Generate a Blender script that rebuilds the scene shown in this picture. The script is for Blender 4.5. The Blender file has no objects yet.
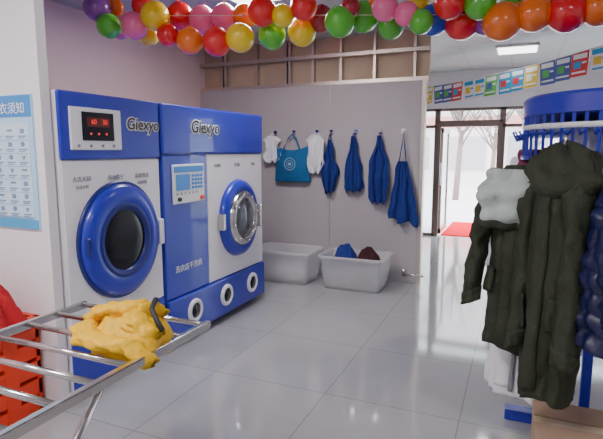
import bpy, bmesh, math, random
from mathutils import Vector, Matrix, noise
random.seed(7)
C = bpy.context.scene.collection
TH = math.radians(23.4); PH = math.radians(7.9)
FPX = 500.0; HC = 1.5
ST, CT, SP, CP = math.sin(TH), math.cos(TH), math.sin(PH), math.cos(PH)

def ray(px, py):
    u = (px-301.5)/FPX; v = (219.5-py)/FPX
    g = CP+v*SP; w = -SP+v*CP
    return Vector((u*CT-g*ST, u*ST+g*CT, w)), g
def at_b(px, py, b):
    d, g = ray(px, py); t = b/g
    return Vector((0, 0, HC))+d*t

# ---------------------------------------------------------------- materials
MATS = {}
def mat(name, col, rough=0.5, metal=0.0, var=0.06, vs=6.0, bump=0.0, bs=40.0, emit=0.0, trans=0.0, spec=0.5, coat=0.0, sheen=0.0, alpha=1.0):
    if name in MATS: return MATS[name]
    m = bpy.data.materials.new(name); m.use_nodes = True
    nt = m.node_tree; p = nt.nodes['Principled BSDF']
    tc = nt.nodes.new('ShaderNodeTexCoord')
    n = nt.nodes.new('ShaderNodeTexNoise'); n.inputs['Scale'].default_value = vs; n.inputs['Detail'].default_value = 4
    nt.links.new(tc.outputs['Object'], n.inputs['Vector'])
    mx = nt.nodes.new('ShaderNodeMix'); mx.data_type = 'RGBA'
    mx.inputs['A'].default_value = tuple(max(0, c*(1-var)) for c in col)+(1,)
    mx.inputs['B'].default_value = tuple(min(1, c*(1+var)) for c in col)+(1,)
    nt.links.new(n.outputs['Fac'], mx.inputs['Factor'])
    nt.links.new(mx.outputs['Result'], p.inputs['Base Color'])
    p.inputs['Roughness'].default_value = rough
    p.inputs['Metallic'].default_value = metal
    p.inputs['Specular IOR Level'].default_value = spec
    p.inputs['Coat Weight'].default_value = coat
    p.inputs['Sheen Weight'].default_value = sheen
    p.inputs['Transmission Weight'].default_value = trans
    p.inputs['Alpha'].default_value = alpha
    if emit > 0:
        p.inputs['Emission Color'].default_value = tuple(col)+(1,)
        p.inputs['Emission Strength'].default_value = emit
    if bump > 0:
        n2 = nt.nodes.new('ShaderNodeTexNoise'); n2.inputs['Scale'].default_value = bs; n2.inputs['Detail'].default_value = 5
        nt.links.new(tc.outputs['Object'], n2.inputs['Vector'])
        b = nt.nodes.new('ShaderNodeBump'); b.inputs['Strength'].default_value = bump; b.inputs['Distance'].default_value = 0.02
        nt.links.new(n2.outputs['Fac'], b.inputs['Height']); nt.links.new(b.outputs['Normal'], p.inputs['Normal'])
    MATS[name] = m
    return m

def tile_mat(name, col, line, size, mortar, rough, var=0.04, offx=0, offy=0, spec=0.5):
    m = bpy.data.materials.new(name); m.use_nodes = True
    nt = m.node_tree; p = nt.nodes['Principled BSDF']
    tc = nt.nodes.new('ShaderNodeTexCoord'); mp = nt.nodes.new('ShaderNodeMapping')
    mp.inputs['Location'].default_value = (offx, offy, 0)
    nt.links.new(tc.outputs['Object'], mp.inputs['Vector'])
    br = nt.nodes.new('ShaderNodeTexBrick'); br.offset = 0.0; br.squash = 1.0
    br.inputs['Scale'].default_value = 1.0
    br.inputs['Brick Width'].default_value = size; br.inputs['Row Height'].default_value = size
    br.inputs['Mortar Size'].default_value = mortar; br.inputs['Mortar Smooth'].default_value = 0.1
    br.inputs['Color1'].default_value = tuple(c*(1-var) for c in col)+(1,)
    br.inputs['Color2'].default_value = tuple(c for c in col)+(1,)
    br.inputs['Mortar'].default_value = tuple(line)+(1,)
    nt.links.new(mp.outputs['Vector'], br.inputs['Vector'])
    n = nt.nodes.new('ShaderNodeTexNoise'); n.inputs['Scale'].default_value = 1.6; n.inputs['Detail'].default_value = 6; n.inputs['Distortion'].default_value = 1.0
    nt.links.new(tc.outputs['Object'], n.inputs['Vector'])
    mx = nt.nodes.new('ShaderNodeMix'); mx.data_type = 'RGBA'; mx.blend_type = 'MULTIPLY'; mx.inputs['Factor'].default_value = 0.2
    nt.links.new(br.outputs['Color'], mx.inputs['A']); nt.links.new(n.outputs['Fac'], mx.inputs['B'])
    nt.links.new(mx.outputs['Result'], p.inputs['Base Color'])
    p.inputs['Roughness'].default_value = rough
    p.inputs['Specular IOR Level'].default_value = spec
    return m

def glass_mat(name, tint=(0.9, 0.95, 0.95), refl=0.08):
    m = bpy.data.materials.new(name); m.use_nodes = True
    nt = m.node_tree; nt.nodes.remove(nt.nodes['Principled BSDF'])
    o = nt.nodes['Material Output']
    t = nt.nodes.new('ShaderNodeBsdfTransparent'); t.inputs['Color'].default_value = tint+(1,)
    g = nt.nodes.new('ShaderNodeBsdfGlossy'); g.inputs['Roughness'].default_value = 0.03
    mx = nt.nodes.new('ShaderNodeMixShader'); mx.inputs['Fac'].default_value = refl
    nt.links.new(t.outputs[0], mx.inputs[1]); nt.links.new(g.outputs[0], mx.inputs[2]); nt.links.new(mx.outputs[0], o.inputs['Surface'])
    return m
def frosted_mat(name, col, clear=0.3):
    m = bpy.data.materials.new(name); m.use_nodes = True
    nt = m.node_tree; p = nt.nodes['Principled BSDF']; o = nt.nodes['Material Output']
    p.inputs['Base Color'].default_value = col+(1,); p.inputs['Roughness'].default_value = .25
    tl = nt.nodes.new('ShaderNodeBsdfTranslucent'); tl.inputs['Color'].default_value = col+(1,)
    t = nt.nodes.new('ShaderNodeBsdfTransparent')
    n = nt.nodes.new('ShaderNodeTexNoise'); n.inputs['Scale'].default_value = 3
    rp = nt.nodes.new('ShaderNodeMapRange'); rp.inputs['To Min'].default_value = clear-.08; rp.inputs['To Max'].default_value = clear+.08
    nt.links.new(n.outputs['Fac'], rp.inputs['Value'])
    a = nt.nodes.new('ShaderNodeMixShader'); a.inputs['Fac'].default_value = .35
    nt.links.new(p.outputs[0], a.inputs[1]); nt.links.new(tl.outputs[0], a.inputs[2])
    b = nt.nodes.new('ShaderNodeMixShader'); nt.links.new(rp.outputs['Result'], b.inputs['Fac'])
    nt.links.new(a.outputs[0], b.inputs[1]); nt.links.new(t.outputs[0], b.inputs[2]); nt.links.new(b.outputs[0], o.inputs['Surface'])
    return m

BLUE = (0.015, 0.028, 0.44)
m_wall = mat('wall_paint', (0.80, 0.77, 0.80), 0.6, var=0.02, bump=0.02)
m_wallpink = mat('wall_paint_pink', (0.78, 0.58, 0.57), 0.6, var=0.03)
m_panel = mat('wall_panel_grey', (0.47, 0.44, 0.455), 0.5, var=0.02)
m_white = mat('enamel_white', (0.84, 0.83, 0.87), 0.3, var=0.01)
m_blue = mat('enamel_blue', BLUE, 0.3, var=0.03, coat=0.3)
m_bluedk = mat('enamel_blue_dark', (0.008, 0.016, 0.18), 0.35, var=0.03)
m_bluelt = mat('blue_sticker', (0.05, 0.28, 0.75), 0.4)
m_black = mat('black_gloss', (0.003, 0.003, 0.008), 0.18, var=0.1, spec=.35)
m_dark = mat('dark_rubber', (0.02, 0.02, 0.022), 0.6)
m_steel = mat('stainless_steel', (0.60, 0.59, 0.58), 0.2, 1.0, var=0.03)
m_chrome = mat('chrome', (0.8, 0.8, 0.8), 0.08, 1.0, var=0.02)
m_alu = mat('brushed_aluminium', (0.62, 0.57, 0.50), 0.4, 1.0, var=0.05)
m_brownframe = mat('bronze_frame', (0.20, 0.15, 0.13), 0.4, 0.4)
m_goldbd = mat('brown_board', (0.55, 0.43, 0.30), 0.6, var=0.3, vs=3)
m_red = mat('red_plastic', (0.80, 0.045, 0.010), 0.35)
m_redcloth = mat('dark_red_cloth', (0.42, 0.006, 0.012), 0.9, bump=0.3)
m_led = mat('red_led', (1, 0.04, 0.02), 0.4, emit=0.8)
m_ink = mat('grey_ink', (0.24, 0.24, 0.28), 0.6)
m_inkw = mat('white_ink', (0.85, 0.87, 0.9), 0.5)
m_letter = mat('logo_black', (0.01, 0.01, 0.02), 0.4)
m_plastic = frosted_mat('translucent_plastic', (0.86, 0.86, 0.88), .38)
m_glass = glass_mat('window_glass')
m_yellow = mat('yellow_nylon', (0.82, 0.47, 0.002), 0.6, var=0.18, vs=14, bump=0.5, bs=22)
m_olive = mat('olive_canvas', (0.024, 0.031, 0.015), 0.75, var=0.3, vs=12, bump=0.35, bs=45)
m_mint = mat('pale_mint_lining', (0.46, 0.53, 0.50), 0.85, var=0.12, vs=14, bump=0.4, bs=40)
m_whitecl = mat('white_padded_cloth', (0.84, 0.84, 0.88), 0.8, var=0.04, bump=0.15)
m_navy = mat('navy_nylon', (0.006, 0.010, 0.060), 0.38, var=0.2, bump=0.15, bs=25)
m_apron = mat('apron_blue', (0.010, 0.030, 0.22), 0.85, var=0.15, bump=0.2)
m_tote = mat('tote_teal_blue', (0.003, 0.12, 0.32), 0.8, var=0.1, bump=0.15)
m_card = mat('cardboard', (0.40, 0.27, 0.18), 0.85, var=0.1, vs=4, bump=0.05)
m_tape = mat('parcel_tape', (0.5, 0.38, 0.22), 0.3)
m_string = mat('string_white', (0.6, 0.6, 0.58), 0.8)

# ---------------------------------------------------------------- helpers
def finish(name, bm, m, parent=None, smooth=False, bevel=0.0, subsurf=0, angle=40):
    me = bpy.data.meshes.new(name)
    bmesh.ops.recalc_face_normals(bm, faces=bm.faces)
    bm.to_mesh(me); bm.free()
    xs = [v.co for v in me.vertices]
    lo = Vector([min(c[i] for c in xs) for i in range(3)]); hi = Vector([max(c[i] for c in xs) for i in range(3)])
    o = Vector(((lo.x+hi.x)/2, (lo.y+hi.y)/2, lo.z))
    me.transform(Matrix.Translation(-o))
    ob = bpy.data.objects.new(name, me); ob.location = o; C.objects.link(ob)
    for mm in (m if isinstance(m, (list, tuple)) else [m]): me.materials.append(mm)
    if smooth:
        for p in me.polygons: p.use_smooth = True
    if bevel > 0:
        b = ob.modifiers.new('bevel', 'BEVEL'); b.width = bevel; b.segments = 3; b.limit_method = 'ANGLE'; b.angle_limit = math.radians(angle)
    if subsurf:
        s = ob.modifiers.new('sub', 'SUBSURF'); s.levels = subsurf; s.render_levels = subsurf
    if parent is not None: setp(ob, parent)
    return ob
def setp(ob, parent):
    ob.parent = parent
    ob.matrix_parent_inverse = Matrix.Translation(-parent.location)
def meta(ob, label, cat, group=None):
    ob['label'] = label; ob['category'] = cat
    if group: ob['group'] = group
    return ob
def structure(ob):
    ob['kind'] = 'structure'; return ob
def empty(name, loc, label, cat, group=None):
    e = bpy.data.objects.new(name, None); e.location = loc; e.empty_display_size = 0.1; C.objects.link(e)
    return meta(e, label, cat, group)

def abox(bm, lo, hi, mi=0, rot=None):
    lo = Vector(lo); hi = Vector(hi); c = (lo+hi)/2; s = hi-lo
    M = Matrix.Translation(c)
    if rot is not None: M = M @ rot
    r = bmesh.ops.create_cube(bm, size=1.0, matrix=M @ Matrix.Diagonal((s.x, s.y, s.z, 1)))
    for v in r['verts']:
        for f in v.link_faces: f.material_index = mi
def box(name, lo, hi, m, parent=None, bevel=0.0):
    bm = bmesh.new(); abox(bm, lo, hi); return finish(name, bm, m, parent, bevel=bevel)
def acyl(bm, p1, p2, r, seg=16, r2=None, mi=0):
    p1 = Vector(p1); p2 = Vector(p2); d = p2-p1
    q = Vector((0, 0, 1)).rotation_difference(d.normalized())
    M = Matrix.Translation((p1+p2)/2) @ q.to_matrix().to_4x4()
    rr = bmesh.ops.create_cone(bm, cap_ends=True, segments=seg, radius1=r, radius2=r if r2 is None else r2, depth=d.length, matrix=M)
    for v in rr['verts']:
        for f in v.link_faces:
            f.material_index = mi; f.smooth = len(f.verts) == 4
def cyl(name, p1, p2, r, m, parent=None, seg=20, r2=None):
    bm = bmesh.new(); acyl(bm, p1, p2, r, seg, r2); return finish(name, bm, m, parent)
def atube(bm, pts, r, seg=8):
    pts = [Vector(p) for p in pts]; rings = []
    for i, p in enumerate(pts):
        t = (pts[min(i+1, len(pts)-1)]-pts[max(i-1, 0)]).normalized()
        a = Vector((0, 0, 1)) if abs(t.z) < 0.9 else Vector((1, 0, 0))
        n = t.cross(a).normalized(); b = t.cross(n)
        rings.append([bm.verts.new(p+(n*math.cos(k*2*math.pi/seg)+b*math.sin(k*2*math.pi/seg))*r) for k in range(seg)])
    for i in range(len(rings)-1):
        for k in range(seg):
            f = bm.faces.new((rings[i][k], rings[i][(k+1) % seg], rings[i+1][(k+1) % seg], rings[i+1][k])); f.smooth = True
    bm.faces.new(rings[0]); bm.faces.new(rings[-1])
def tube(name, pts, r, m, parent=None, seg=8):
    bm = bmesh.new(); atube(bm, pts, r, seg); return finish(name, bm, m, parent)
def lathe_x(name, cx, cy, cz, prof, m, parent=None, seg=48, sz=1.0, caps=(True, True)):
    bm = bmesh.new(); rings = []
    for (r, h) in prof:
        rings.append([bm.verts.new((cx+h, cy+r*math.cos(k*2*math.pi/seg), cz+sz*r*math.sin(k*2*math.pi/seg))) for k in range(seg)])
    for i in range(len(rings)-1):
        for k in range(seg):
            f = bm.faces.new((rings[i][k], rings[i][(k+1) % seg], rings[i+1][(k+1) % seg], rings[i+1][k])); f.smooth = True
    if caps[0]: bm.faces.new(rings[0])
    if caps[1]: bm.faces.new(rings[-1])
    return finish(name, bm, m, parent)
def loft(name, rings, m, parent=None, cap0=True, cap1=True, solid=0.0, sub=0):
    bm = bmesh.new(); R = [[bm.verts.new(p) for p in r] for r in rings]; n = len(rings[0])
    for i in range(len(R)-1):
        for k in range(n):
            bm.faces.new((R[i][k], R[i][(k+1) % n], R[i+1][(k+1) % n], R[i+1][k]))
    if cap0: bm.faces.new(R[0])
    if cap1: bm.faces.new(R[-1])
    ob = finish(name, bm, m, parent, smooth=True, subsurf=sub)
    if solid:
        s = ob.modifiers.new('solid', 'SOLIDIFY'); s.thickness = solid
    return ob
def gridmesh(name, fn, nu, nv, m, parent=None, solid=0.004, sub=0):
    bm = bmesh.new()
    V = [[bm.verts.new(fn(i/nu, j/nv)) for i in range(nu+1)] for j in range(nv+1)]
    for j in range(nv):
        for i in range(nu):
            bm.faces.new((V[j][i], V[j][i+1], V[j+1][i+1], V[j+1][i]))
    ob = finish(name, bm, m, parent, smooth=True)
    if solid:
        s = ob.modifiers.new('solid', 'SOLIDIFY'); s.thickness = solid; s.offset = 0
    return ob
def interp(tab, s):
    for (a, va), (b, vb) in zip(tab, tab[1:]):
        if s <= b:
            t = (s-a)/(b-a) if b > a else 0
            return va+(vb-va)*t
    return tab[-1][1]
def text(name, s, size, loc, face, m, parent, ext=0.002, shear=0.0, off=0.0, align='CENTER'):
    cu = bpy.data.curves.new(name, 'FONT'); cu.body = s; cu.size = size; cu.extrude = ext; cu.shear = shear; cu.offset = off
    cu.align_x = align; cu.align_y = 'CENTER'; cu.resolution_u = 3
    tmp = bpy.data.objects.new('tmp', cu); C.objects.link(tmp)
    dg = bpy.context.evaluated_depsgraph_get(); dg.update()
    me = bpy.data.meshes.new_from_object(tmp.evaluated_get(dg)); me.name = name
    bpy.data.objects.remove(tmp)
    rz = {'+x': math.radians(90), '-y': 0.0}[face]
    R = Matrix.Rotation(rz, 4, 'Z') @ Matrix.Rotation(math.radians(90), 4, 'X')
    me.transform(R)
    me.materials.clear(); me.materials.append(m)
    ob = bpy.data.objects.new(name, me); ob.location = loc; C.objects.link(ob)
    if parent is not None: setp(ob, parent)
    return ob

# ---------------------------------------------------------------- room
CH = 2.8; XL = -3.86; XR = 2.3; YF = 8.9; YN = -1.6
m_floor = tile_mat('floor_tiles', (0.43, 0.43, 0.445), (0.27, 0.27, 0.28), 0.8, 0.0035, 0.08, offx=0.25, offy=0.1, spec=1.0)
m_ceil = tile_mat('ceiling_tiles', (0.58, 0.57, 0.58), (0.38, 0.38, 0.39), 0.6, 0.006, 0.5)
structure(box('floor', (XL-.1, YN-.1, -0.12), (XR+.1, YF+.1, 0), m_floor))
structure(box('ceiling', (XL-.1, YN-.1, CH), (XR+.1, YF+.1, CH+.1), m_ceil))
structure(box('wall_left', (XL-.1, YN, 0), (XL, YF, CH), m_wallpink))
structure(box('wall_right', (XR, YN, 0), (XR+.1, YF, CH), m_wall))
structure(box('wall_near', (XL, YN-.1, 0), (XR, YN, CH), m_wall))
WY = 5.6
structure(box('wall_back', (XL, WY, 0), (-0.98, WY+.08, 2.25), m_panel))
bm = bmesh.new()
for x in (-3.1, -2.06,): abox(bm, (x-.003, WY-.003, 0), (x+.003, WY, 2.25))
structure(finish('trim_1', bm, m_alu))
structure(box('trim_2', (-1.0, WY-.01, 0), (-0.965, WY+.09, 2.27), m_alu))
structure(box('baseboard_back', (XL, WY-.012, 0), (-1.0, WY, 0.07), m_panel))
structure(box('wall_upper', (XL, WY+.12, 2.25), (-0.95, WY+.15, CH), m_goldbd))
bm = bmesh.new()
for z in (2.25, 2.56): abox(bm, (XL, WY+.0, z), (-0.95, WY+.05, z+.04))
for x in (-3.55, -3.50, -3.05, -2.65, -2.60, -2.3, -1.95, -1.55, -1.1): abox(bm, (x-.014, WY+.04, 2.25), (x+.014, WY+.10, CH))
structure(finish('trim_3', bm, m_alu))
structure(box('wall_partition', (XL, 1.95, 0), (-2.36, 2.01, CH), m_wall))
bm = bmesh.new()
abox(bm, (XL, YF, 2.2), (XR, YF+.1, CH)); abox(bm, (XL, YF, 0), (-2.6, YF+.1, 2.2)); abox(bm, (1.9, YF, 0), (XR, YF+.1, 2.2))
structure(finish('wall_front', bm, m_wall))
def window(name, x0, x1, z0, z1, mid=()):
    bm = bmesh.new(); y0, y1 = YF+.02, YF+.08; w = .045
    abox(bm, (x0, y0, z0), (x0+w, y1, z1)); abox(bm, (x1-w, y0, z0), (x1, y1, z1))
    abox(bm, (x0, y0, z0), (x1, y1, z0+w)); abox(bm, (x0, y0, z1-w), (x1, y1, z1))
    for z in mid: abox(bm, (x0, y0, z-.025), (x1, y1, z+.025))
    f = structure(finish(name, bm, m_brownframe))
    box('pane', (x0+w, YF+.045, z0+w), (x1-w, YF+.052, z1-w), m_glass, f)
    return f
window('window_1', -2.6, -1.32, 0.0, 2.2, (1.9,))
window('window_2', -0.28, 0.60, 0.0, 2.2, (1.9,))
window('window_3', 0.60, 1.9, 0.0, 2.2, (1.9,))
window('window_4', -1.32, -0.28, 1.95, 2.2)
bm = bmesh.new()
abox(bm, (-1.32, YF, 0), (-1.26, YF+.1, 1.95)); abox(bm, (-0.35, YF, 0), (-0.28, YF+.1, 1.95))
abox(bm, (-1.26, YF, 1.89), (-0.35, YF+.1, 1.95))
d = structure(finish('door_1', bm, m_brownframe))
bm = bmesh.new()
dx = -1.26
abox(bm, (dx, YF+.1, 0.03), (dx+.035, YF+.16, 1.88)); abox(bm, (dx, YF+.88, 0.03), (dx+.035, YF+.94, 1.88))
abox(bm, (dx, YF+.1, 0.03), (dx+.035, YF+.94, .12)); abox(bm, (dx, YF+.1, 1.8), (dx+.035, YF+.94, 1.88))
lf = finish('door_leaf', bm, m_alu, d)
box('pane', (dx+.015, YF+.16, .12), (dx+.022, YF+.88, 1.8), m_glass, d)
tube('handle', [(-1.23, YF-.01, .9), (-1.23, YF-.06, .92), (-1.23, YF-.06, 1.25), (-1.23, YF-.01, 1.27)], .014, m_steel, d)

# outside
m_snow = mat('street_pavement', (0.84, 0.84, 0.86), 0.9, var=0.06, vs=1.2)
meta(box('street_ground', (-25, YF+.1, -0.12), (25, 60, -0.02), m_snow), 'pale snowy street pavement outside the shop', 'pavement')
meta(box('door_mat', (-1.22, 9.12, -0.02), (-0.20, 10.9, 0.0), mat('red_mat', (0.70, 0.004, 0.02), 0.95, spec=.1)), 'long red mat on the pavement outside the door', 'mat')
m_bld = mat('building_render', (0.84, 0.79, 0.79), 0.9, var=0.06, vs=.4)
e = empty('street_building', (0, 24, 0), 'pinkish shop building across the street with red sign boards', 'building')
box('body', (-14, 24, -0.02), (10, 30, 7.5), m_bld, e)
for i in range(9): box('shop_window', (-13+i*2.5, 23.9, .6), (-11.4+i*2.5, 23.99, 2.1), mat('shop_glass', (0.45, 0.43, 0.45), 0.4), e)
box('sign_board', (-13.5, 23.8, 2.5), (9.5, 23.98, 3.0), mat('sign_red', (0.75, 0.30, 0.30), 0.6), e)
m_bark = mat('bark', (0.24, 0.19, 0.17), 0.95, var=0.2)
for ti, (tx, ty) in enumerate(((-1.75, 16.0), (-0.9, 19.0), (0.3, 15.0), (1.8, 17))):
    bm = bmesh.new()
    acyl(bm, (tx, ty, -0.03), (tx+.1, ty, 2.1), .10, 10, .07)
    rnd = random.Random(ti)
    for k in range(16):
        z = 1.2+rnd.random()*1.3; a = rnd.random()*6.28
        p = Vector((tx+.06, ty, z)); q = p+Vector((math.cos(a)*1.0, math.sin(a)*.8, 1.0+rnd.random()))
        acyl(bm, p, q, .03, 6, .01)
        for kk in range(3):
            a2 = rnd.random()*6.28; s = p.lerp(q, .3+.2*kk); acyl(bm, s, s+Vector((math.cos(a2)*.5, math.sin(a2)*.5, .5)), .014, 5, .005)
    t = finish('street_tree', bm, m_bark); meta(t, 'bare leafless street tree standing on the pavement', 'tree', 'bare street trees')

# ---------------------------------------------------------------- dryer
FX = -2.34
dr = empty('tumble_dryer', (-2.9, 2.46, 0), 'white and blue industrial tumble dryer with round blue door', 'dryer')
y0, y1 = 2.03, 2.865
box('body', (-3.45, y0, .06), (FX-.01, y1, 1.83), m_white, dr, .012)
box('front_panel', (FX-.01, y0+.005, .44), (FX+.004, y1-.005, 1.44), m_white, dr, .006)
box('header_panel', (FX-.01, y0, 1.445), (FX+.015, y1, 1.83), m_blue, dr, .012)
box('base_panel', (FX-.01, y0, .07), (FX+.008, y1, .435), m_blue, dr, .008)
for yy in (y0+.08, y1-.08):
    for xx in (-3.35, -2.45): cyl('foot', (xx, yy, 0), (xx, yy, .065), .03, m_dark, dr, 12)
cp = box('control_panel', (FX+.014, y0+.06, 1.50), (FX+.030, y0+.455, 1.745), m_white, dr, .012)
box('display', (FX+.029, y0+.14, 1.555), (FX+.036, y0+.385, 1.72), m_black, cp, .004)
box('readout', (FX+.0355, y0+.175, 1.635), (FX+.0375, y0+.35, 1.69), mat('readout_dark_red', (.10, .004, .004), .3), cp)
text('led_digits', '60', .042, (FX+.0385, y0+.225, 1.663), '+x', m_led, cp, .0006)
text('led_digits', '30', .042, (FX+.0385, y0+.31, 1.663), '+x', m_led, cp, .0006)
for k in range(3): cyl('indicator_light', (FX+.035, y0+.20+k*.06, 1.595), (FX+.038, y0+.20+k*.06, 1.595), .007, m_led, cp, 10)
for k in range(4): cyl('button', (FX+.03, y0+.11+k*.09, 1.525), (FX+.036, y0+.11+k*.09, 1.525), .009, m_ink, cp, 12)
def logo(parent, y, z, size, x):
    text('logo_backing', 'Giexyo', size, (x, y, z), '+x', m_inkw, parent, .001, .15, size*.075)
    text('logo', 'Giexyo', size, (x+.0035, y, z), '+x', m_letter, parent, .001, .15, size*.008)
logo(dr, y0+.665, 1.665, .108, FX+.018)
for yy, s in [(2.17, '大吉大利'), (2.44, '自动烘干'), (2.68, '品质保证')]:
    text('caption', s, .034, (FX+.007, yy, 1.33), '+x', m_ink, dr, .0008)
    text('caption', s, .024, (FX+.007, yy, 1.285), '+x', m_ink, dr, .0008)
door = lathe_x('door', FX+.004, 2.455, .93, [(.20, .0), (.20, .045), (.215, .058), (.27, .060), (.312, .052), (.335, .035), (.34, .0)], m_blue, dr, sz=1.06)
lathe_x('gasket', FX+.004, 2.455, .93, [(.356, .0), (.356, .016), (.338, .018)], m_bluedk, door, sz=1.06, caps=(False, False))
lathe_x('window', FX+.01, 2.455, .93, [(.202, .0), (.202, .03), (.18, .036), (.10, .038), (.0005, .039)], m_black, door, sz=1.06)
lathe_x('trim_ring', FX+.012, 2.455, .93, [(.180, .028), (.188, .050), (.222, .056), (.228, .048)], m_bluedk, door, sz=1.06, caps=(False, False))
box('hinge', (FX+.005, 2.79, .84), (FX+.05, 2.84, 1.02), m_white, dr, .008)
box('handle', (FX+.05, 2.12, .89), (FX+.08, 2.145, .99), m_bluedk, door, .006)

# ---------------------------------------------------------------- dry cleaning machine
dc = empty('dry_cleaning_machine', (-2.95, 3.63, 0), 'wide blue and white dry cleaning machine with steel porthole', 'dry cleaning machine')
a0, a1, a2 = 2.885, 3.44, 4.40
box('body', (-3.5, a0, .05), (FX-.01, a2, 1.83), m_blue, dc, .012)
box('header_panel', (FX-.01, a0, 1.47), (FX+.02, a2, 1.83), m_blue, dc, .03)
box('side_column', (FX-.01, a0, .39), (FX+.012, a1, 1.465), m_blue, dc, .01)
box('front_panel', (FX-.01, a1+.006, .39), (FX+.008, a2-.004, 1.465), m_white, dc, .008)
box('base_panel', (FX-.01, a0, .06), (FX+.03, a2, .385), m_blue, dc, .014)
for yy in (a0+.08, a2-.08):
    for xx in (-3.4, -2.45): cyl('foot', (xx, yy, 0), (xx, yy, .055), .03, m_dark, dc, 12)
logo(dc, 3.42, 1.675, .135, FX+.0225)
cp = box('control_panel', (FX+.011, 2.985, 1.10), (FX+.024, 3.385, 1.395), m_inkw, dc, .012)
box('header_strip', (FX+.0235, 3.0, 1.335), (FX+.027, 3.37, 1.38), m_bluelt, cp, .002)
box('screen', (FX+.0235, 3.02, 1.20), (FX+.028, 3.19, 1.32), m_bluelt, cp, .003)
bm = bmesh.new()
for i in range(4):
    for j in range(4):
        abox(bm, (FX+.0235, 3.215+i*.038, 1.205+j*.03), (FX+.028, 3.24+i*.038, 1.225+j*.03))
finish('keypad', bm, m_bluelt, cp)
for i in range(6): cyl('indicator_light', (FX+.0235, 3.03+i*.05, 1.175), (FX+.027, 3.03+i*.05, 1.175), .008, m_ink, cp, 10)
cyl('stop_button', (FX+.023, 3.34, 1.13), (FX+.04, 3.34, 1.13), .018, m_red, cp)
cyl('knob', (FX+.023, 3.05, 1.135), (FX+.04, 3.05, 1.135), .016, m_black, cp)
text('caption', '洗衣店干洗机', .058, (FX+.014, 3.165, .60), '+x', m_inkw, dc, .001)
for yy, s in ((3.60, '全封闭'), (3.92, '干洗机'), (4.22, '环保')):
    text('caption', s, .034, (FX+.010, yy, 1.37), '+x', m_ink, dc, .0008)
dy, dz = 3.93, .89
door = lathe_x('door', FX+.008, dy, dz, [(.225, .0), (.225, .05), (.245, .062), (.275, .06), (.31, .04), (.325, .0)], m_blue, dc, sz=1.08)
lathe_x('steel_rim', FX+.012, dy, dz, [(.165, .05), (.175, .085), (.205, .09), (.232, .068), (.236, .03)], m_steel, door, sz=1.06, caps=(False, False))
lathe_x('window', FX+.012, dy, dz, [(.185, .03), (.178, .06), (.12, .085), (.05, .098), (.0005, .10)], mat('smoky_glass', (.16, .17, .19), .06, .6, var=.3, vs=14), door, sz=1.06)
for k in range(8):
    a = k*math.pi/4+.2; cyl('bolt', (FX+.09, dy+.205*math.cos(a), dz+.217*math.sin(a)), (FX+.108, dy+.205*math.cos(a), dz+.217*math.sin(a)), .011, m_chrome, door, 8)
box('door_handle', (FX+.06, dy+.235, dz-.11), (FX+.12, dy+.268, dz+.10), m_chrome, door, .01)
box('hinge', (FX+.01, dy-.345, dz-.07), (FX+.07, dy-.30, dz+.07), m_steel, dc, .008)
for yy in (3.20, 3.67, 4.13):
    p = lathe_x('porthole', FX+.03, yy, .235, [(.060, .004), (.064, .018), (.078, .022), (.094, .012), (.096, .0)], m_white, dc, seg=32, caps=(False, False))
    lathe_x('porthole_glass', FX+.03, yy, .235, [(.066, .001), (.062, .010), (.0005, .012)], m_black, p, seg=32)
pp = tube('drain_pipe', [(-3.0, 4.45, .12), (-2.95, 4.52, .1), (-2.92, 4.6, .03), (-2.92, 5.2, .03)], .025, m_white)
meta(pp, 'white plastic drain hose along the floor behind the machine', 'pipe')

# ---------------------------------------------------------------- poster on partition
ps = box('care_poster', (-2.97, 1.938, 1.06), (-2.42, 1.95, 1.80), mat('poster_sky', (0.40, 0.66, 0.86), 0.35, var=.08))
meta(ps, 'light blue laundry care instruction poster on white wall', 'poster')
box('header', (-2.965, 1.935, 1.68), (-2.425, 1.9385, 1.795), mat('poster_blue', (0.03, 0.25, 0.62), .35, var=.15, vs=5), ps)
box('table_area', (-2.94, 1.935, 1.13), (-2.45, 1.9385, 1.645), mat('poster_white', (0.58, .74, .86), .35), ps)
box('footer', (-2.965, 1.935, 1.065), (-2.425, 1.9385, 1.115), mat('poster_foot', (0.05, 0.35, 0.66), .35), ps)
text('heading', '洗衣须知', .068, (-2.60, 1.933, 1.722), '-y', m_inkw, ps, .0008)
m_pink = mat('poster_ink', (.16, .30, .48), .5)
for r in range(7):
    bm = bmesh.new()
    for c in range(5):
        x = -2.90+c*.10; z = 1.605-r*.072
        k = (r*5+c) % 4
        if k == 0: abox(bm, (x-.014, 1.932, z-.014), (x+.014, 1.936, z+.010))
        elif k == 1: acyl(bm, (x, 1.932, z), (x, 1.936, z), .014, 14)
        elif k == 2: acyl(bm, (x, 1.932, z), (x, 1.936, z), .016, 3)
        else: abox(bm, (x-.018, 1.932, z-.003), (x+.018, 1.936, z+.008))
        abox(bm, (x-.03, 1.932, z-.032), (x+.03, 1.936, z-.026))
        abox(bm, (x-.03, 1.932, z-.042), (x+.015, 1.936, z-.038))
    abox(bm, (-2.935, 1.9335, z-.052), (-2.455, 1.936, z-.050))
    finish('care_symbol_row', bm, m_pink, ps)

# ---------------------------------------------------------------- back wall hooks and hanging things
def hook(x, z):
    bm = bmesh.new(); abox(bm, (x-.022, WY-.008, z-.02), (x+.022, WY-.0, z+.035))
    atube(bm, [(x, WY-.005, z), (x, WY-.04, z-.015), (x, WY-.05, z), (x, WY-.05, z+.02)], .005, 6)
    meta(finish('wall_hook', bm, m_chrome), 'small chrome adhesive hook on grey wall panel', 'hook', 'wall hooks')
HZ = 1.70
for x in (-2.77, -2.52, -2.22, -2.04, -1.74, -1.45, -1.19): hook(x, HZ)

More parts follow.
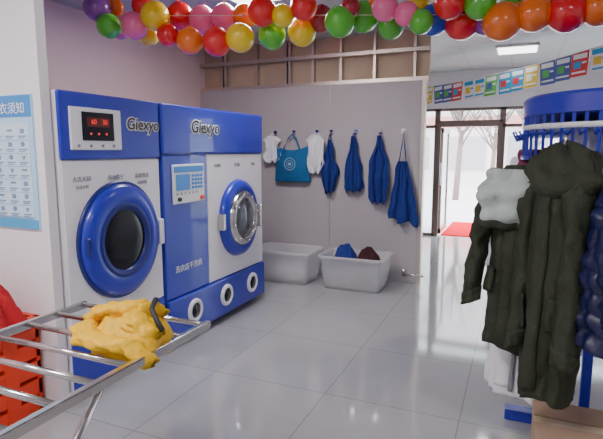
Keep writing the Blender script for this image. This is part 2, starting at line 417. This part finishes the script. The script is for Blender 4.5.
def hangcloth(name, x, ztop, zbot, tab, m, label, cat, seed=0, amp=.025, strap=True, skew=0.0, hem=0.0, lean=0.0):
    def f(u, v):
        w = interp(tab, v); uu = u*2-1
        z = ztop+(zbot-ztop)*v - hem*uu*v*v + .02*math.sin(uu*6+seed)*v
        fold = amp*(.35+v)*math.sin(uu*7.0+seed*1.7+v*1.5)+amp*.6*math.sin(uu*15+seed+v*3)
        nz = noise.noise(Vector((uu*2+seed*3, v*4, 0)))*.02
        y = WY-.065-(1-uu*uu)*.03*(1-v*.4)+fold*.8+nz
        y = min(y, WY-.016)
        return Vector((x+lean*v+uu*w*(1+.06*math.sin(v*9+seed))+nz+skew*v*uu*.1, y, z))
    ob = gridmesh(name, f, 36, 36, m)
    meta(ob, label, cat)
    if strap:
        w = tab[0][1]
        tube('strap', [(x-w*.8, WY-.06, ztop-.01), (x-w*.3, WY-.055, (ztop+HZ)/2+.01), (x, WY-.047, HZ-.01), (x+w*.3, WY-.055, (ztop+HZ)/2+.01), (x+w*.8, WY-.06, ztop-.01)], .006, m, ob, 6)
    return ob
hangcloth('white_shirt', -2.79, 1.67, 1.36, [(0, .04), (.15, .11), (.35, .09), (.8, .12), (1, .09)], m_whitecl, 'white shirt bunched on a wall hook', 'shirt', 1)
hangcloth('white_shirt', -2.21, 1.68, 1.24, [(0, .05), (.15, .12), (.4, .10), (.8, .11), (1, .07)], m_whitecl, 'white shirt hanging between tote bag and aprons', 'shirt', 2)
hangcloth('work_apron', -2.04, 1.62, 1.0, [(0, .02), (.2, .05), (.5, .10), (.85, .09), (1, .05)], m_apron, 'narrow bunched dark blue apron on wall hook', 'apron', 3)
hangcloth('work_apron', -1.75, 1.66, 1.02, [(0, .015), (.25, .05), (.55, .10), (.9, .12), (1, .08)], m_apron, 'gathered dark blue apron hanging on wall hook', 'apron', 4)
hangcloth('work_apron', -1.45, 1.66, .90, [(0, .02), (.3, .08), (.6, .13), (.9, .11), (1, .06)], m_apron, 'long dark blue apron draped to a point', 'apron', 5)
hangcloth('work_apron', -1.18, 1.38, .70, [(0, .05), (.2, .07), (.4, .12), (.9, .16), (1, .16)], m_apron, 'dark blue bib apron hanging by its neck strap', 'apron', 6, hem=.03, lean=.03)
def tb(u, v):
    uu = u*2-1; w = .225+.01*v
    return Vector((-2.52+uu*w-.02*(1-v)*uu, WY-.06-.06*(1-uu*uu)*math.sin(math.pi*min(1, v*.8+.1))+.008*math.sin(uu*9+v*5), 1.52-.40*v+.03*(uu*uu)*(1-v)-.02*(1-v)*(1-uu*uu)))
tote = gridmesh('tote_bag', tb, 30, 24, m_tote)
meta(tote, 'teal blue fabric tote bag with white round emblem', 'bag')
tube('handle', [(-2.63, WY-.085, 1.44), (-2.62, WY-.08, 1.53), (-2.57, WY-.06, 1.64), (-2.52, WY-.055, 1.69), (-2.47, WY-.06, 1.64), (-2.42, WY-.08, 1.53), (-2.41, WY-.085, 1.44)], .010, m_tote, tote)
bm = bmesh.new()
ex, ez, ey = -2.52, 1.335, WY-.135
for rr, r2 in ((.075, .066), (.045, .039)):
    seg = 32
    o_ = [bm.verts.new((ex+rr*math.cos(k*2*math.pi/seg), ey, ez+rr*math.sin(k*2*math.pi/seg))) for k in range(seg)]
    i_ = [bm.verts.new((ex+r2*math.cos(k*2*math.pi/seg), ey, ez+r2*math.sin(k*2*math.pi/seg))) for k in range(seg)]
    for k in range(seg): bm.faces.new((o_[k], o_[(k+1) % seg], i_[(k+1) % seg], i_[k]))
abox(bm, (ex-.02, ey-.001, ez-.018), (ex+.02, ey+.001, ez+.018))
finish('emblem', bm, mat('emblem_pale', (.26, .46, .60), .6), tote)

# ---------------------------------------------------------------- plastic basins
def basin(x0, x1, yf, yb, h, label):
    def ring(ins, z, r=.05, n=5):
        pts = []
        X0, X1, Y0, Y1 = x0+ins, x1-ins, yf+ins, yb-ins
        for cx, cy, a in ((X1-r, Y1-r, 0), (X0+r, Y1-r, 90), (X0+r, Y0+r, 180), (X1-r, Y0+r, 270)):
            for k in range(n+1):
                an = math.radians(a+90*k/n); pts.append((cx+r*math.cos(an), cy+r*math.sin(an), z))
        return pts
    rings = [ring(.06, 0), ring(.055, .02), ring(.035, h*.45), ring(.032, h*.48), ring(.018, h-.035), ring(.0, h-.03), ring(.0, h), ring(.022, h), ring(.024, h-.02), ring(.04, h*.45), ring(.064, .03)]
    b = loft('plastic_basin', rings, m_plastic)
    b.modifiers.new('b', 'BEVEL').width = .003
    meta(b, label, 'basin'); return b
BH = .37
basin(-2.82, -2.06, 4.94, 5.46, BH, 'empty translucent white plastic storage basin on floor')
basin(-1.96, -1.23, 4.94, 5.46, BH, 'translucent white plastic basin holding laundry')
def heap(name, cx, cy, z0, rx, ry, h, m, label, cat, seed, n=44, amp=.35, fr=9, drape=0.0, flat=2.6):
    def f(u, v):
        a = u*2*math.pi; r = v
        rr = 1+.36*noise.noise(Vector((math.cos(a)*1.6+seed*7, math.sin(a)*1.6, 3)))
        x = math.cos(a)*r*rx*rr; y = math.sin(a)*r*ry*rr
        w = noise.noise(Vector((x*5, y*5, seed)))*.6
        q = Vector((x*fr+seed+w, y*fr*.7+w, 0)); rid = 1-abs(noise.noise(q))*2
        rid2 = 1-abs(noise.noise(q*2.3))*2
        z = (1-r**flat)*h*(1-amp+amp*rid+.15*rid2)
        z = max(z, 0.0)
        if r > .9 and drape: z -= drape*(r-.9)/.1*(.6+.4*math.sin(a*5+seed))
        return Vector((cx+x, cy+y, z0+z))
    ob = gridmesh(name, f, n*2, n//2, m, solid=0.006)
    meta(ob, label, cat); return ob
heap('laundry_pile', -1.72, 5.20, .25, .15, .16, .20, m_apron, 'crumpled blue laundry in plastic basin', 'clothes', 3)
heap('laundry_pile', -1.46, 5.22, .25, .13, .15, .18, mat('maroon_cloth', (.05, .008, .012), .9, bump=.2), 'crumpled dark maroon laundry in plastic basin', 'clothes', 9)
heap('laundry_pile', -2.42, 5.20, .035, .24, .15, .12, m_whitecl, 'white cloth lying in plastic basin', 'clothes', 5)
bm = bmesh.new(); atube(bm, [(-1.14, WY-.01, .12), (-1.14, WY-.08, .12), (-1.05, WY-.12, .12), (-.9, WY-.14, .12)], .012)
acyl(bm, (-1.14, WY-.03, .08), (-1.14, WY-.03, .16), .02, 10)
meta(finish('water_tap', bm, m_steel), 'small steel water tap low on grey wall', 'tap')

# ---------------------------------------------------------------- steel rack
RX0, RX1, RYF, RYN, RZ = -2.10, -1.32, 1.90, .45, .69
rk = empty('folding_rack', (-1.7, 1.2, 0), 'stainless steel folding rack with tubular rungs', 'rack')
box('side_rail', (RX1-.015, RYN, RZ-.03), (RX1+.015, RYF+.03, RZ+.008), m_steel, rk, .005)
box('side_rail', (RX0-.015, RYN, RZ-.03), (RX0+.015, RYF+.03, RZ+.008), m_steel, rk, .005)
yy = RYF
while yy > RYN:
    cyl('rung', (RX0-.005, yy, RZ-.005), (RX1+.005, yy, RZ-.005), .0125, m_steel, rk, 14); yy -= .165
for xx in (RX0+.035, RX1-.035):
    cyl('leg', (xx, 1.30, RZ-.03), (xx, .74, 0.0), .016, m_steel, rk, 12)
for xx in (RX0+.075, RX1-.075):
    cyl('leg', (xx, .60, RZ-.03), (xx, 1.16, 0.0), .016, m_steel, rk, 12)
cyl('cross_bar', (RX0+.03, 1.02, .345), (RX1-.03, 1.02, .345), .012, m_steel, rk)

yj = heap('yellow_jacket', -1.50, 1.60, RZ+.012, .20, .16, .10, m_yellow, 'crumpled bright yellow jacket with dark collar on rack', 'jacket', 12.4, 64, .5, 8, .06, 4.0)
def sl(pts, r, sd, n=30):
    rings = []
    P = [Vector(p) for p in pts]
    for i in range(n):
        t = i/(n-1)*(len(P)-1); k = min(int(t), len(P)-2); p = P[k].lerp(P[k+1], t-k); tt = i/(n-1)
        ring = []
        for k2 in range(24):
            a = k2*2*math.pi/24
            rr = r*(1-.25*tt)*(1+.5*noise.noise(Vector((tt*9, math.cos(a)*1.5, math.sin(a)*1.5+sd)))+.32*noise.noise(Vector((tt*24, math.cos(a)*3, math.sin(a)*3+sd))))
            ring.append(p+Vector((.45*rr*math.cos(a), rr*math.cos(a), rr*.62*math.sin(a))))
        rings.append(ring)
    return rings
loft('sleeve', sl([(-1.66, 1.52, .755), (-1.58, 1.44, .75), (-1.47, 1.43, .74), (-1.37, 1.46, .735), (-1.30, 1.48, .67)], .05, 2), m_yellow, yj)
loft('sleeve', sl([(-1.56, 1.72, .76), (-1.47, 1.60, .80), (-1.40, 1.54, .79), (-1.33, 1.56, .75)], .05, 5), m_yellow, yj)
loft('bodice', sl([(-1.67, 1.62, .77), (-1.58, 1.60, .81), (-1.48, 1.63, .82), (-1.42, 1.68, .79)], .072, 8), m_yellow, yj)
tube('collar', [(-1.47, 1.74, .80), (-1.44, 1.71, .845), (-1.41, 1.67, .86), (-1.39, 1.62, .835), (-1.35, 1.60, .80), (-1.31, 1.585, .765)], .012, m_dark, yj)

# red crate + cloth
bk = empty('red_crate', (-2.76, 1.74, 0), 'orange red plastic crate standing beside the rack', 'crate')
bm = bmesh.new(); x0, x1, y0_, y1_ = -3.0, -2.47, 1.56, 1.92
for z in (0.0, .11, .22, .33, .44): 
    abox(bm, (x0, y0_, z), (x1, y0_+.02, z+.085)); abox(bm, (x0, y1_-.02, z), (x1, y1_, z+.085))
    abox(bm, (x0, y0_, z), (x0+.02, y1_, z+.085)); abox(bm, (x1-.02, y0_, z), (x1, y1_, z+.085))
for xx in (x0, (x0+x1)/2-.02, x1-.04):
    for yy in (y0_-.003, y1_-.02): abox(bm, (xx, yy, 0), (xx+.04, yy+.023, .55))
abox(bm, (x1-.022, 1.70, 0), (x1+.003, 1.78, .55))
abox(bm, (x0, y0_, 0), (x1, y1_, .02))
finish('body', bm, m_red, bk)
bm = bmesh.new(); abox(bm, (x0-.015, y0_-.015, .54), (x1+.015, y0_+.02, .57)); abox(bm, (x0-.015, y1_-.02, .54), (x1+.015, y1_+.01, .57))
abox(bm, (x0-.015, y0_, .54), (x0+.02, y1_, .57)); abox(bm, (x1-.02, y0_, .54), (x1+.015, y1_, .57))
finish('rim', bm, m_red, bk)
heap('red_garment', -2.67, 1.73, .53, .27, .16, .25, m_redcloth, 'dark red garment piled on top of the crate', 'clothes', 21)

# ---------------------------------------------------------------- garment conveyor
RC = Vector((.5, 2.95)); RR = .5
cv = empty('garment_conveyor', (.5, 3.4, 0), 'blue steel garment conveyor rack with rounded end', 'garment rack')
def stadium(r, z, L=1.5, n=24):
    pts = []
    for k in range(n+1):
        a = math.pi+math.pi*k/n; pts.append((RC.x+r*math.cos(a), RC.y+r*math.sin(a), z))
    for k in range(n+1):
        a = math.pi*k/n; pts.append((RC.x+r*math.cos(a), RC.y+L+r*math.sin(a), z))
    return pts
loft('top_cover', [stadium(RR-.02, 1.665), stadium(RR-.005, 1.67), stadium(RR-.005, 1.75), stadium(RR-.02, 1.765)], m_blue, cv).modifiers.new('e', 'EDGE_SPLIT')
loft('rail', [stadium(RR-.03, 1.60), stadium(RR-.01, 1.60), stadium(RR-.01, 1.625), stadium(RR-.03, 1.625)], m_inkw, cv)
def hanger_hook(c, d):
    bm = bmesh.new()
    abox(bm, c+Vector((-.007, -.007, 1.46)), c+Vector((.007, .007, 1.67)))
    atube(bm, [c+Vector((0, 0, 1.585)), c+d*.05+Vector((0, 0, 1.57)), c+d*.06+Vector((0, 0, 1.595))], .006, 6)
    finish('hanger_hook', bm, m_blue, cv)
for k in range(28):
    a = math.pi+math.pi*k/27; dd = Vector((math.cos(a), math.sin(a), 0)); hanger_hook(Vector((RC.x, RC.y, 0))+dd*(RR-.02), dd)
for k in range(14):
    for s in (-1, 1): hanger_hook(Vector((RC.x+s*(RR-.02), RC.y+.1+k*.11, 0)), Vector((s, 0, 0)))
loft('lower_ring', [stadium(RR-.035, 1.45), stadium(RR-.005, 1.45), stadium(RR-.005, 1.47), stadium(RR-.035, 1.47)], m_blue, cv)
box('post', (.375, 2.98, 0.05), (.425, 3.03, 1.67), m_blue, cv, .004)
box('post', (.375, 4.2, 0.05), (.425, 4.25, 1.67), m_blue, cv, .004)
box('foot', (.0, 2.87, 0), (1.0, 2.95, .06), m_blue, cv, .006)
box('foot', (.02, 4.19, 0), (1.0, 4.27, .06), m_blue, cv, .006)

# ---------------------------------------------------------------- coats
def coat(name, label, hx, hy, ztop, yaw, L, sw, m, d0=.1, seed=0, sleeve=.62, quilt=False, flare=1.12, hood=None, lap=None, sleeves=(-1, 1), sl_out=.05, hs=1.0, zipm=None, sr0=.078):
    R = Matrix.Translation((hx, hy, ztop)) @ Matrix.Rotation(yaw, 4, 'Z')
    wt = [(0, .055), (.03, .075), (.06, sw*.6), (.10, sw*.93), (.15, sw), (.5, sw*.93), (1, sw*flare)]
    dt = [(0, .05), (.06, .065), (.12, d0*.85), (.5, d0), (1, d0*1.2)]
    def body(th, s, off=0.0):
        w = interp(wt, s); d = interp(dt, s)
        q = 1.0
        if quilt: q = 1+.12*abs(math.sin(s*L/.085*math.pi))**.6-.04
        f = 1+(.03+.16*s)*math.sin(5*th+seed+s*2)*.6+.05*math.sin(11*th+seed*2+s*4)*s+.28*noise.noise(Vector((math.cos(th)*1.3+seed, math.sin(th)*1.3, s*5)))+.12*noise.noise(Vector((math.cos(th)*4+seed, math.sin(th)*4, s*14)))
        cx = math.cos(th); sy = math.sin(th)
        return Vector(((w*q+off)*abs(cx)**.85*(1 if cx > 0 else -1)*(1+(f-1)*.45), (d*q*f+off)*abs(sy)**.8*(1 if sy > 0 else -1), -L*s-.014*math.sin(3*th+seed)*s))
    NS, NT = 70, 64
    rings = [[R @ body(2*math.pi*k/NT, i/NS) for k in range(NT)] for i in range(NS+1)]
    ob = loft(name, rings, m, cap1=False, solid=.012)
    meta(ob, label, 'coat')
    for s in sleeves:
        sr = []
        for i in range(41):
            t = i/40; z = -.095*L-t*sleeve*L
            c = Vector((s*(sw*.90+sl_out*math.sin(t*1.8)), -.015-.05*t*t, z))
            r = sr0*(1-.32*t)*(.75 if t < .03 else 1)
            if quilt: r *= 1+.14*abs(math.sin(t*sleeve*L/.085*math.pi))**.6
            ring = []
            for k in range(28):
                a = 2*math.pi*k/28
                rr = r*(1+.34*noise.noise(Vector((math.cos(a)*1.2+seed+s, math.sin(a)*1.2, t*7)))+.18*noise.noise(Vector((math.cos(a)*3+seed, math.sin(a)*3+s, t*18))))
                ring.append(R @ (c+Vector((rr*math.cos(a)*.9, rr*math.sin(a)*1.1, .02*math.cos(a)*-s))))
            sr.append(ring)
        loft('sleeve', sr, m, ob)
        cr = [[p+(p-sum(rg, Vector())/len(rg))*.12 for p in rg] for rg in sr[36:]]
        loft('cuff', cr, m, ob)
    pr = []
    for i in range(4, 68):
        s = i/NS
        row = [R @ body(-math.pi/2+o, s, .014) for o in (-.22, -.1, .06, .2)]
        row += [R @ body(-math.pi/2+o, s, -.004) for o in (.2, .06, -.1, -.22)]
        pr.append(row)
    loft('placket', pr, m, ob)
    if zipm:
        pr = []
        for i in range(8, 69):
            s = i/NS
            row = [R @ body(-math.pi/2+o, s, .02) for o in (.20, .32)]+[R @ body(-math.pi/2+o, s, .0) for o in (.32, .20)]
            pr.append(row)
        loft('zip', pr, zipm, ob)
    if not quilt:
        for s in (-1, 1):
            def pk(u, v):
                th = -math.pi/2+s*(.45+.5*u); return R @ body(th, .56+v*.14, .018)
            gridmesh('pocket', pk, 8, 8, m, ob, .008)
    if hood:
        def hd(u, v):
            a = u*2*math.pi; ph = v*math.pi*.82
            r = math.sin(ph+.12)
            n = 1+.35*noise.noise(Vector((math.cos(a)*1.5, math.sin(a)*1.5+seed, v*3)))+.12*noise.noise(Vector((math.cos(a)*4, math.sin(a)*4+seed, v*9)))
            return R @ Vector((hs*.145*r*math.cos(a)*n, .02+hs*.12*r*math.sin(a)*n, -.09+hs*.14*math.cos(ph)*n))
        gridmesh('hood', hd, 40, 24, hood, ob, .012)
    if lap:
        lm, spread, ext, low, rim = lap
        def lp(u, v, off=0, e=0):
            a = -math.pi/2+spread*(u*2-1)*(1-.35*v)
            f = math.sin(u*13+seed)+.7*math.sin(u*23+v*4)
            p = body(a, .02+ext*v, .035+off+.035*math.sin(v*3.14)+.014*f+.014*math.sin(v*14+u*5)); p.z -= low*(1-(u*2-1)**2)*v+.012*f*v
            return R @ p
        gridmesh('hood_lining', lp, 40, 24, lm, ob, .014)
        def rm(u, v):
            p = lp(u, .97+.01*v, .012*math.sin(v*math.pi)); p.z -= .035*v-.01; return p
        gridmesh('hood_edge', rm, 40, 6, rim, ob, .014)
    return ob

coat('white_coat', 'long white padded coat hanging behind the olive coats', .06, 2.84, 1.40, math.radians(-35), 1.19, .15, m_whitecl, .11, 2.0, flare=1.05, sleeves=(1,), zipm=m_ink)
coat('olive_coat', 'olive green coat with pale mint hood lining showing', .005, 2.575, 1.43, math.radians(-14), .87, .12, m_olive, .085, 5.0, sleeve=.68, lap=(m_mint, 1.35, .21, .08, m_olive), sl_out=.07, sr0=.066)
coat('olive_parka', 'long dark olive hooded parka hanging on rack', .165, 2.40, 1.465, math.radians(-42), 1.06, .115, m_olive, .09, 8.3, sleeve=.72, flare=.95, hood=m_olive, hs=1.0, sr0=.066, sl_out=.02)
coat('puffer_jacket', 'quilted navy blue puffer jacket hanging on rack', .375, 2.30, 1.36, math.radians(75), .66, .12, m_navy, .10, 3.3, sleeve=.8, quilt=True, sl_out=.03, sr0=.066)
coat('grey_coat', 'pale grey jacket hanging on the far side of rack', .02, 3.45, 1.46, math.radians(0), .95, .12, m_whitecl, .08, 1.3)
coat('white_gown', 'white garment hanging under the blue conveyor cover', .29, 2.80, 1.60, math.radians(20), .95, .13, m_whitecl, .07, 6.3)
coat('plum_jacket', 'dark red and purple jacket hanging on rack', .055, 3.05, 1.505, math.radians(70), .6, .09, mat('plum_cloth', (.22, .03, .08), .8), .05, 4.3, sl_out=.0, sr0=.05)

# ---------------------------------------------------------------- cardboard boxes
def carton(x0, x1, y0, y1, h, z0=0.0):
    e = empty('cardboard_box', ((x0+x1)/2, (y0+y1)/2, z0), 'brown cardboard carton with loose flaps on floor below coats', 'box')
    box('body', (x0, y0, z0), (x1, y1, z0+h), m_card, e, .004)
    box('tape', (x0-.001, (y0+y1)/2-.03, z0+h), (x1+.001, (y0+y1)/2+.03, z0+h+.002), m_tape, e)
    for a, b in ((y0+.005, (y0+y1)/2-.035), ((y0+y1)/2+.035, y1-.005)): box('flap', (x0, a, z0+h), (x1, b, z0+h+.005), m_card, e)
    return e
carton(.13, .73, 2.24, 2.66, .25)
carton(.05, .65, 1.74, 2.14, .10)

# ---------------------------------------------------------------- balloons
cols = {'o': (1.0, .20, .005), 'r': (.85, .01, .015), 'y': (.95, .66, .005), 'g': (.10, .55, .03), 'p': (.92, .16, .36), 'b': (.015, .07, .60), 'v': (.25, .05, .38), 'd': (.38, .008, .02)}
names = {'o': 'orange', 'r': 'red', 'y': 'yellow', 'g': 'green', 'p': 'pink', 'b': 'blue', 'v': 'purple', 'd': 'dark red'}
bl = [(97, 8, 'v', 12), (115, 8, 'o', 8), (109, 26, 'g', 11), (120, 28, 'p', 10), (135, 26, 'p', 12), (143, 6, 'r', 10), (155, 16, 'y', 13), (149, 36, 'y', 9), (168, 35, 'r', 10), (180, 16, 'r', 12),
      (190, 41, 'o', 12), (202, 20, 'p', 12), (217, 42, 'r', 13), (224, 18, 'p', 12), (240, 38, 'y', 13), (245, 16, 'o', 11), (262, 12, 'r', 13), (272, 35, 'g', 13), (283, 16, 'y', 10), (302, 32, 'y', 13), (304, 7, 'r', 12),
      (321, 19, 'd', 12), (340, 22, 'g', 14), (363, 17, 'g', 14), (350, 8, 'd', 9), (375, 10, 'o', 10), (385, 8, 'p', 12), (391, 26, 'g', 12), (406, 14, 'p', 11), (418, 5, 'y', 11), (421, 22, 'g', 11), (434, 20, 'b', 14), (450, 4, 'r', 14),
      (462, 22, 'r', 16), (480, 4, 'g', 14), (486, 22, 'v', 12), (502, 22, 'o', 17), (517, 0, 'g', 14), (534, 14, 'o', 16), (548, 0, 'y', 13), (567, 12, 'r', 18), (584, 0, 'g', 13), (599, 8, 'o', 16)]
def balloon_mesh(key):
    bm = bmesh.new()
    bmesh.ops.create_uvsphere(bm, u_segments=24, v_segments=16, radius=1.0)
    for v in bm.verts:
        if v.co.z < 0: v.co.z *= 1.08
        k = max(0, -v.co.z-.5); v.co.x *= 1-k*.18; v.co.y *= 1-k*.18
    for f in bm.faces: f.smooth = True
    me = bpy.data.meshes.new('balloon'); bm.to_mesh(me); bm.free()
    me.materials.append(mat('balloon_'+names[key].replace(' ', '_'), cols[key], .22, var=.04, coat=.5, spec=.6))
    bm = bmesh.new(); bmesh.ops.create_cone(bm, cap_ends=True, segments=10, radius1=.10, radius2=.03, depth=.14)
    kn = bpy.data.meshes.new('knot'); bm.to_mesh(kn); bm.free(); kn.materials.append(me.materials[0])
    return me, kn
bms = {k: balloon_mesh(k) for k in cols}
for i, (px, py, c, r) in enumerate(bl):
    t = (px-97)/506.0; b = 4.0-.95*t + (.11 if i % 2 else -.09)
    rw = r*b/500.0*1.06
    p = at_b(px, py, b)
    p.z = min(p.z, CH-rw*1.05-.02)
    bo = bpy.data.objects.new('balloon', bms[c][0]); bo.location = p; bo.scale = (rw, rw, rw)
    rnd = random.Random(i); bo.rotation_euler = (math.pi+rnd.uniform(-1.2, 1.2), rnd.uniform(-.6, .6), rnd.uniform(0, 6))
    C.objects.link(bo)
    meta(bo, names[c]+' party balloon tied into garland below ceiling', 'balloon', 'balloon garland')
    k = bpy.data.objects.new('knot', bms[c][1]); k.location = (0, 0, -1.13); C.objects.link(k); k.parent = bo
A = at_b(92, 16, 4.0); B = at_b(640, 14, 3.0)
gp = [A.lerp(B, i/29) for i in range(30)]
gp = [Vector((A.x-.1, A.y, CH))]+gp+[Vector((B.x+.1, B.y, CH))]
meta(tube('garland_string', gp, .0018, m_string), 'thin string carrying the balloon garland', 'string')

# ---------------------------------------------------------------- little flags
P0 = Vector((-1.62, 8.5, 2.50)); P1 = Vector((1.3, 5.95, 2.70))
fcols = [(.03, .38, .70), (.10, .50, .10), (.85, .88, .88), (.75, .05, .05), (.08, .12, .42), (.85, .60, .05)]
fm = [mat('flag_%s' % n, c, .5, emit=0) for n, c in zip(('cyan', 'green', 'white', 'red', 'navy', 'amber'), fcols)]
fn = ['cyan', 'green', 'white', 'red', 'navy', 'amber']
NF = 18
dvec = (P1-P0); dn = dvec.normalized(); nrm = Vector((-dn.y, dn.x, 0)).normalized()*-1
meta(tube('flag_string', [Vector((-1.75, YF, 2.54))]+[P0.lerp(P1, i/20)-Vector((0, 0, .08*math.sin(math.pi*i/20))) for i in range(21)]+[Vector((XR, 5.1, 2.78))], .004, m_string), 'thin string carrying small printed flags', 'string')
for i in range(NF):
    t = (i+.5)/NF; c = P0.lerp(P1, t)-Vector((0, 0, .08*math.sin(math.pi*t)))
    w, h = .104, .27; tilt = .03*math.sin(i*2.1)
    bm = bmesh.new()
    def q(u0, u1, v0, v1, mi, off):
        vs = [bm.verts.new(c+dn*w*u+Vector((0, 0, -h*v))+nrm*(off+tilt*v)) for u, v in ((u0, v0), (u1, v0), (u1, v1), (u0, v1))]
        f = bm.faces.new(vs); f.material_index = mi
    q(-1, 1, 0, 1, 0, 0)
    for sgn in (1, -1):
        q(-.8, .8, .08, .28, 1, .003*sgn); q(-.65, .2, .38, .68, 2, .003*sgn); q(.3, .8, .42, .5, 1, .003*sgn); q(-.8, .8, .80, .88, 1, .003*sgn)
    k = (i*5+i//3) % 6
    f = finish('printed_flag', bm, [fm[k], fm[2] if k != 2 else fm[0], fm[(k+3) % 6]])
    meta(f, '%s printed paper flag hanging from string' % fn[k], 'flag', 'string of printed flags')

# ---------------------------------------------------------------- ceiling lights
m_lamp = mat('lamp_diffuser', (1, .98, .95), .4, emit=5.0)
def lamp(x, y, pw, sx=.6, sy=.6):
    e = empty('ceiling_light', (x, y, CH-.04), 'flat white LED panel light in the ceiling', 'ceiling light', 'ceiling panel lights')
    bm = bmesh.new(); abox(bm, (x-sx/2, y-sy/2, CH-.03), (x+sx/2, y+sy/2, CH-.0)); finish('frame', bm, m_white, e)
    box('diffuser', (x-sx/2+.02, y-sy/2+.02, CH-.034), (x+sx/2-.02, y+sy/2-.02, CH-.029), m_lamp, e)
    l = bpy.data.lights.new('lamp', 'AREA'); l.shape = 'RECTANGLE'; l.size = sx-.04; l.size_y = sy-.04; l.energy = pw; l.color = (1, .96, .98)
    lo = bpy.data.objects.new('lamp', l); lo.location = (x, y, CH-.04); C.objects.link(lo); setp(lo, e)
lamp(-2.05, 3.75, 40); lamp(-1.5, .6, 44); lamp(.9, .9, 14); lamp(.9, 4.6, 8); lamp(-.1, 7.2, 8, .5, .5); lamp(-2.9, .3, 38)

# ---------------------------------------------------------------- world
w = bpy.data.worlds.new('World'); bpy.context.scene.world = w; w.use_nodes = True
nt = w.node_tree; bg = nt.nodes['Background']
sky = nt.nodes.new('ShaderNodeTexSky'); sky.sky_type = 'HOSEK_WILKIE'; sky.turbidity = 8; sky.sun_direction = (0.3, .5, .6)
mx = nt.nodes.new('ShaderNodeMix'); mx.data_type = 'RGBA'; mx.inputs['Factor'].default_value = .85
mx.inputs['B'].default_value = (.92, .95, 1, 1)
nt.links.new(sky.outputs[0], mx.inputs['A']); nt.links.new(mx.outputs['Result'], bg.inputs['Color']); bg.inputs['Strength'].default_value = 9.0

# ---------------------------------------------------------------- camera
cam = bpy.data.cameras.new('Camera'); cam.sensor_width = 36; cam.lens = FPX/603*36; cam.clip_start = .05
co = bpy.data.objects.new('Camera', cam); co.location = (0, 0, HC)
co.rotation_euler = (math.radians(90)-PH, 0, TH); C.objects.link(co)
bpy.context.scene.camera = co
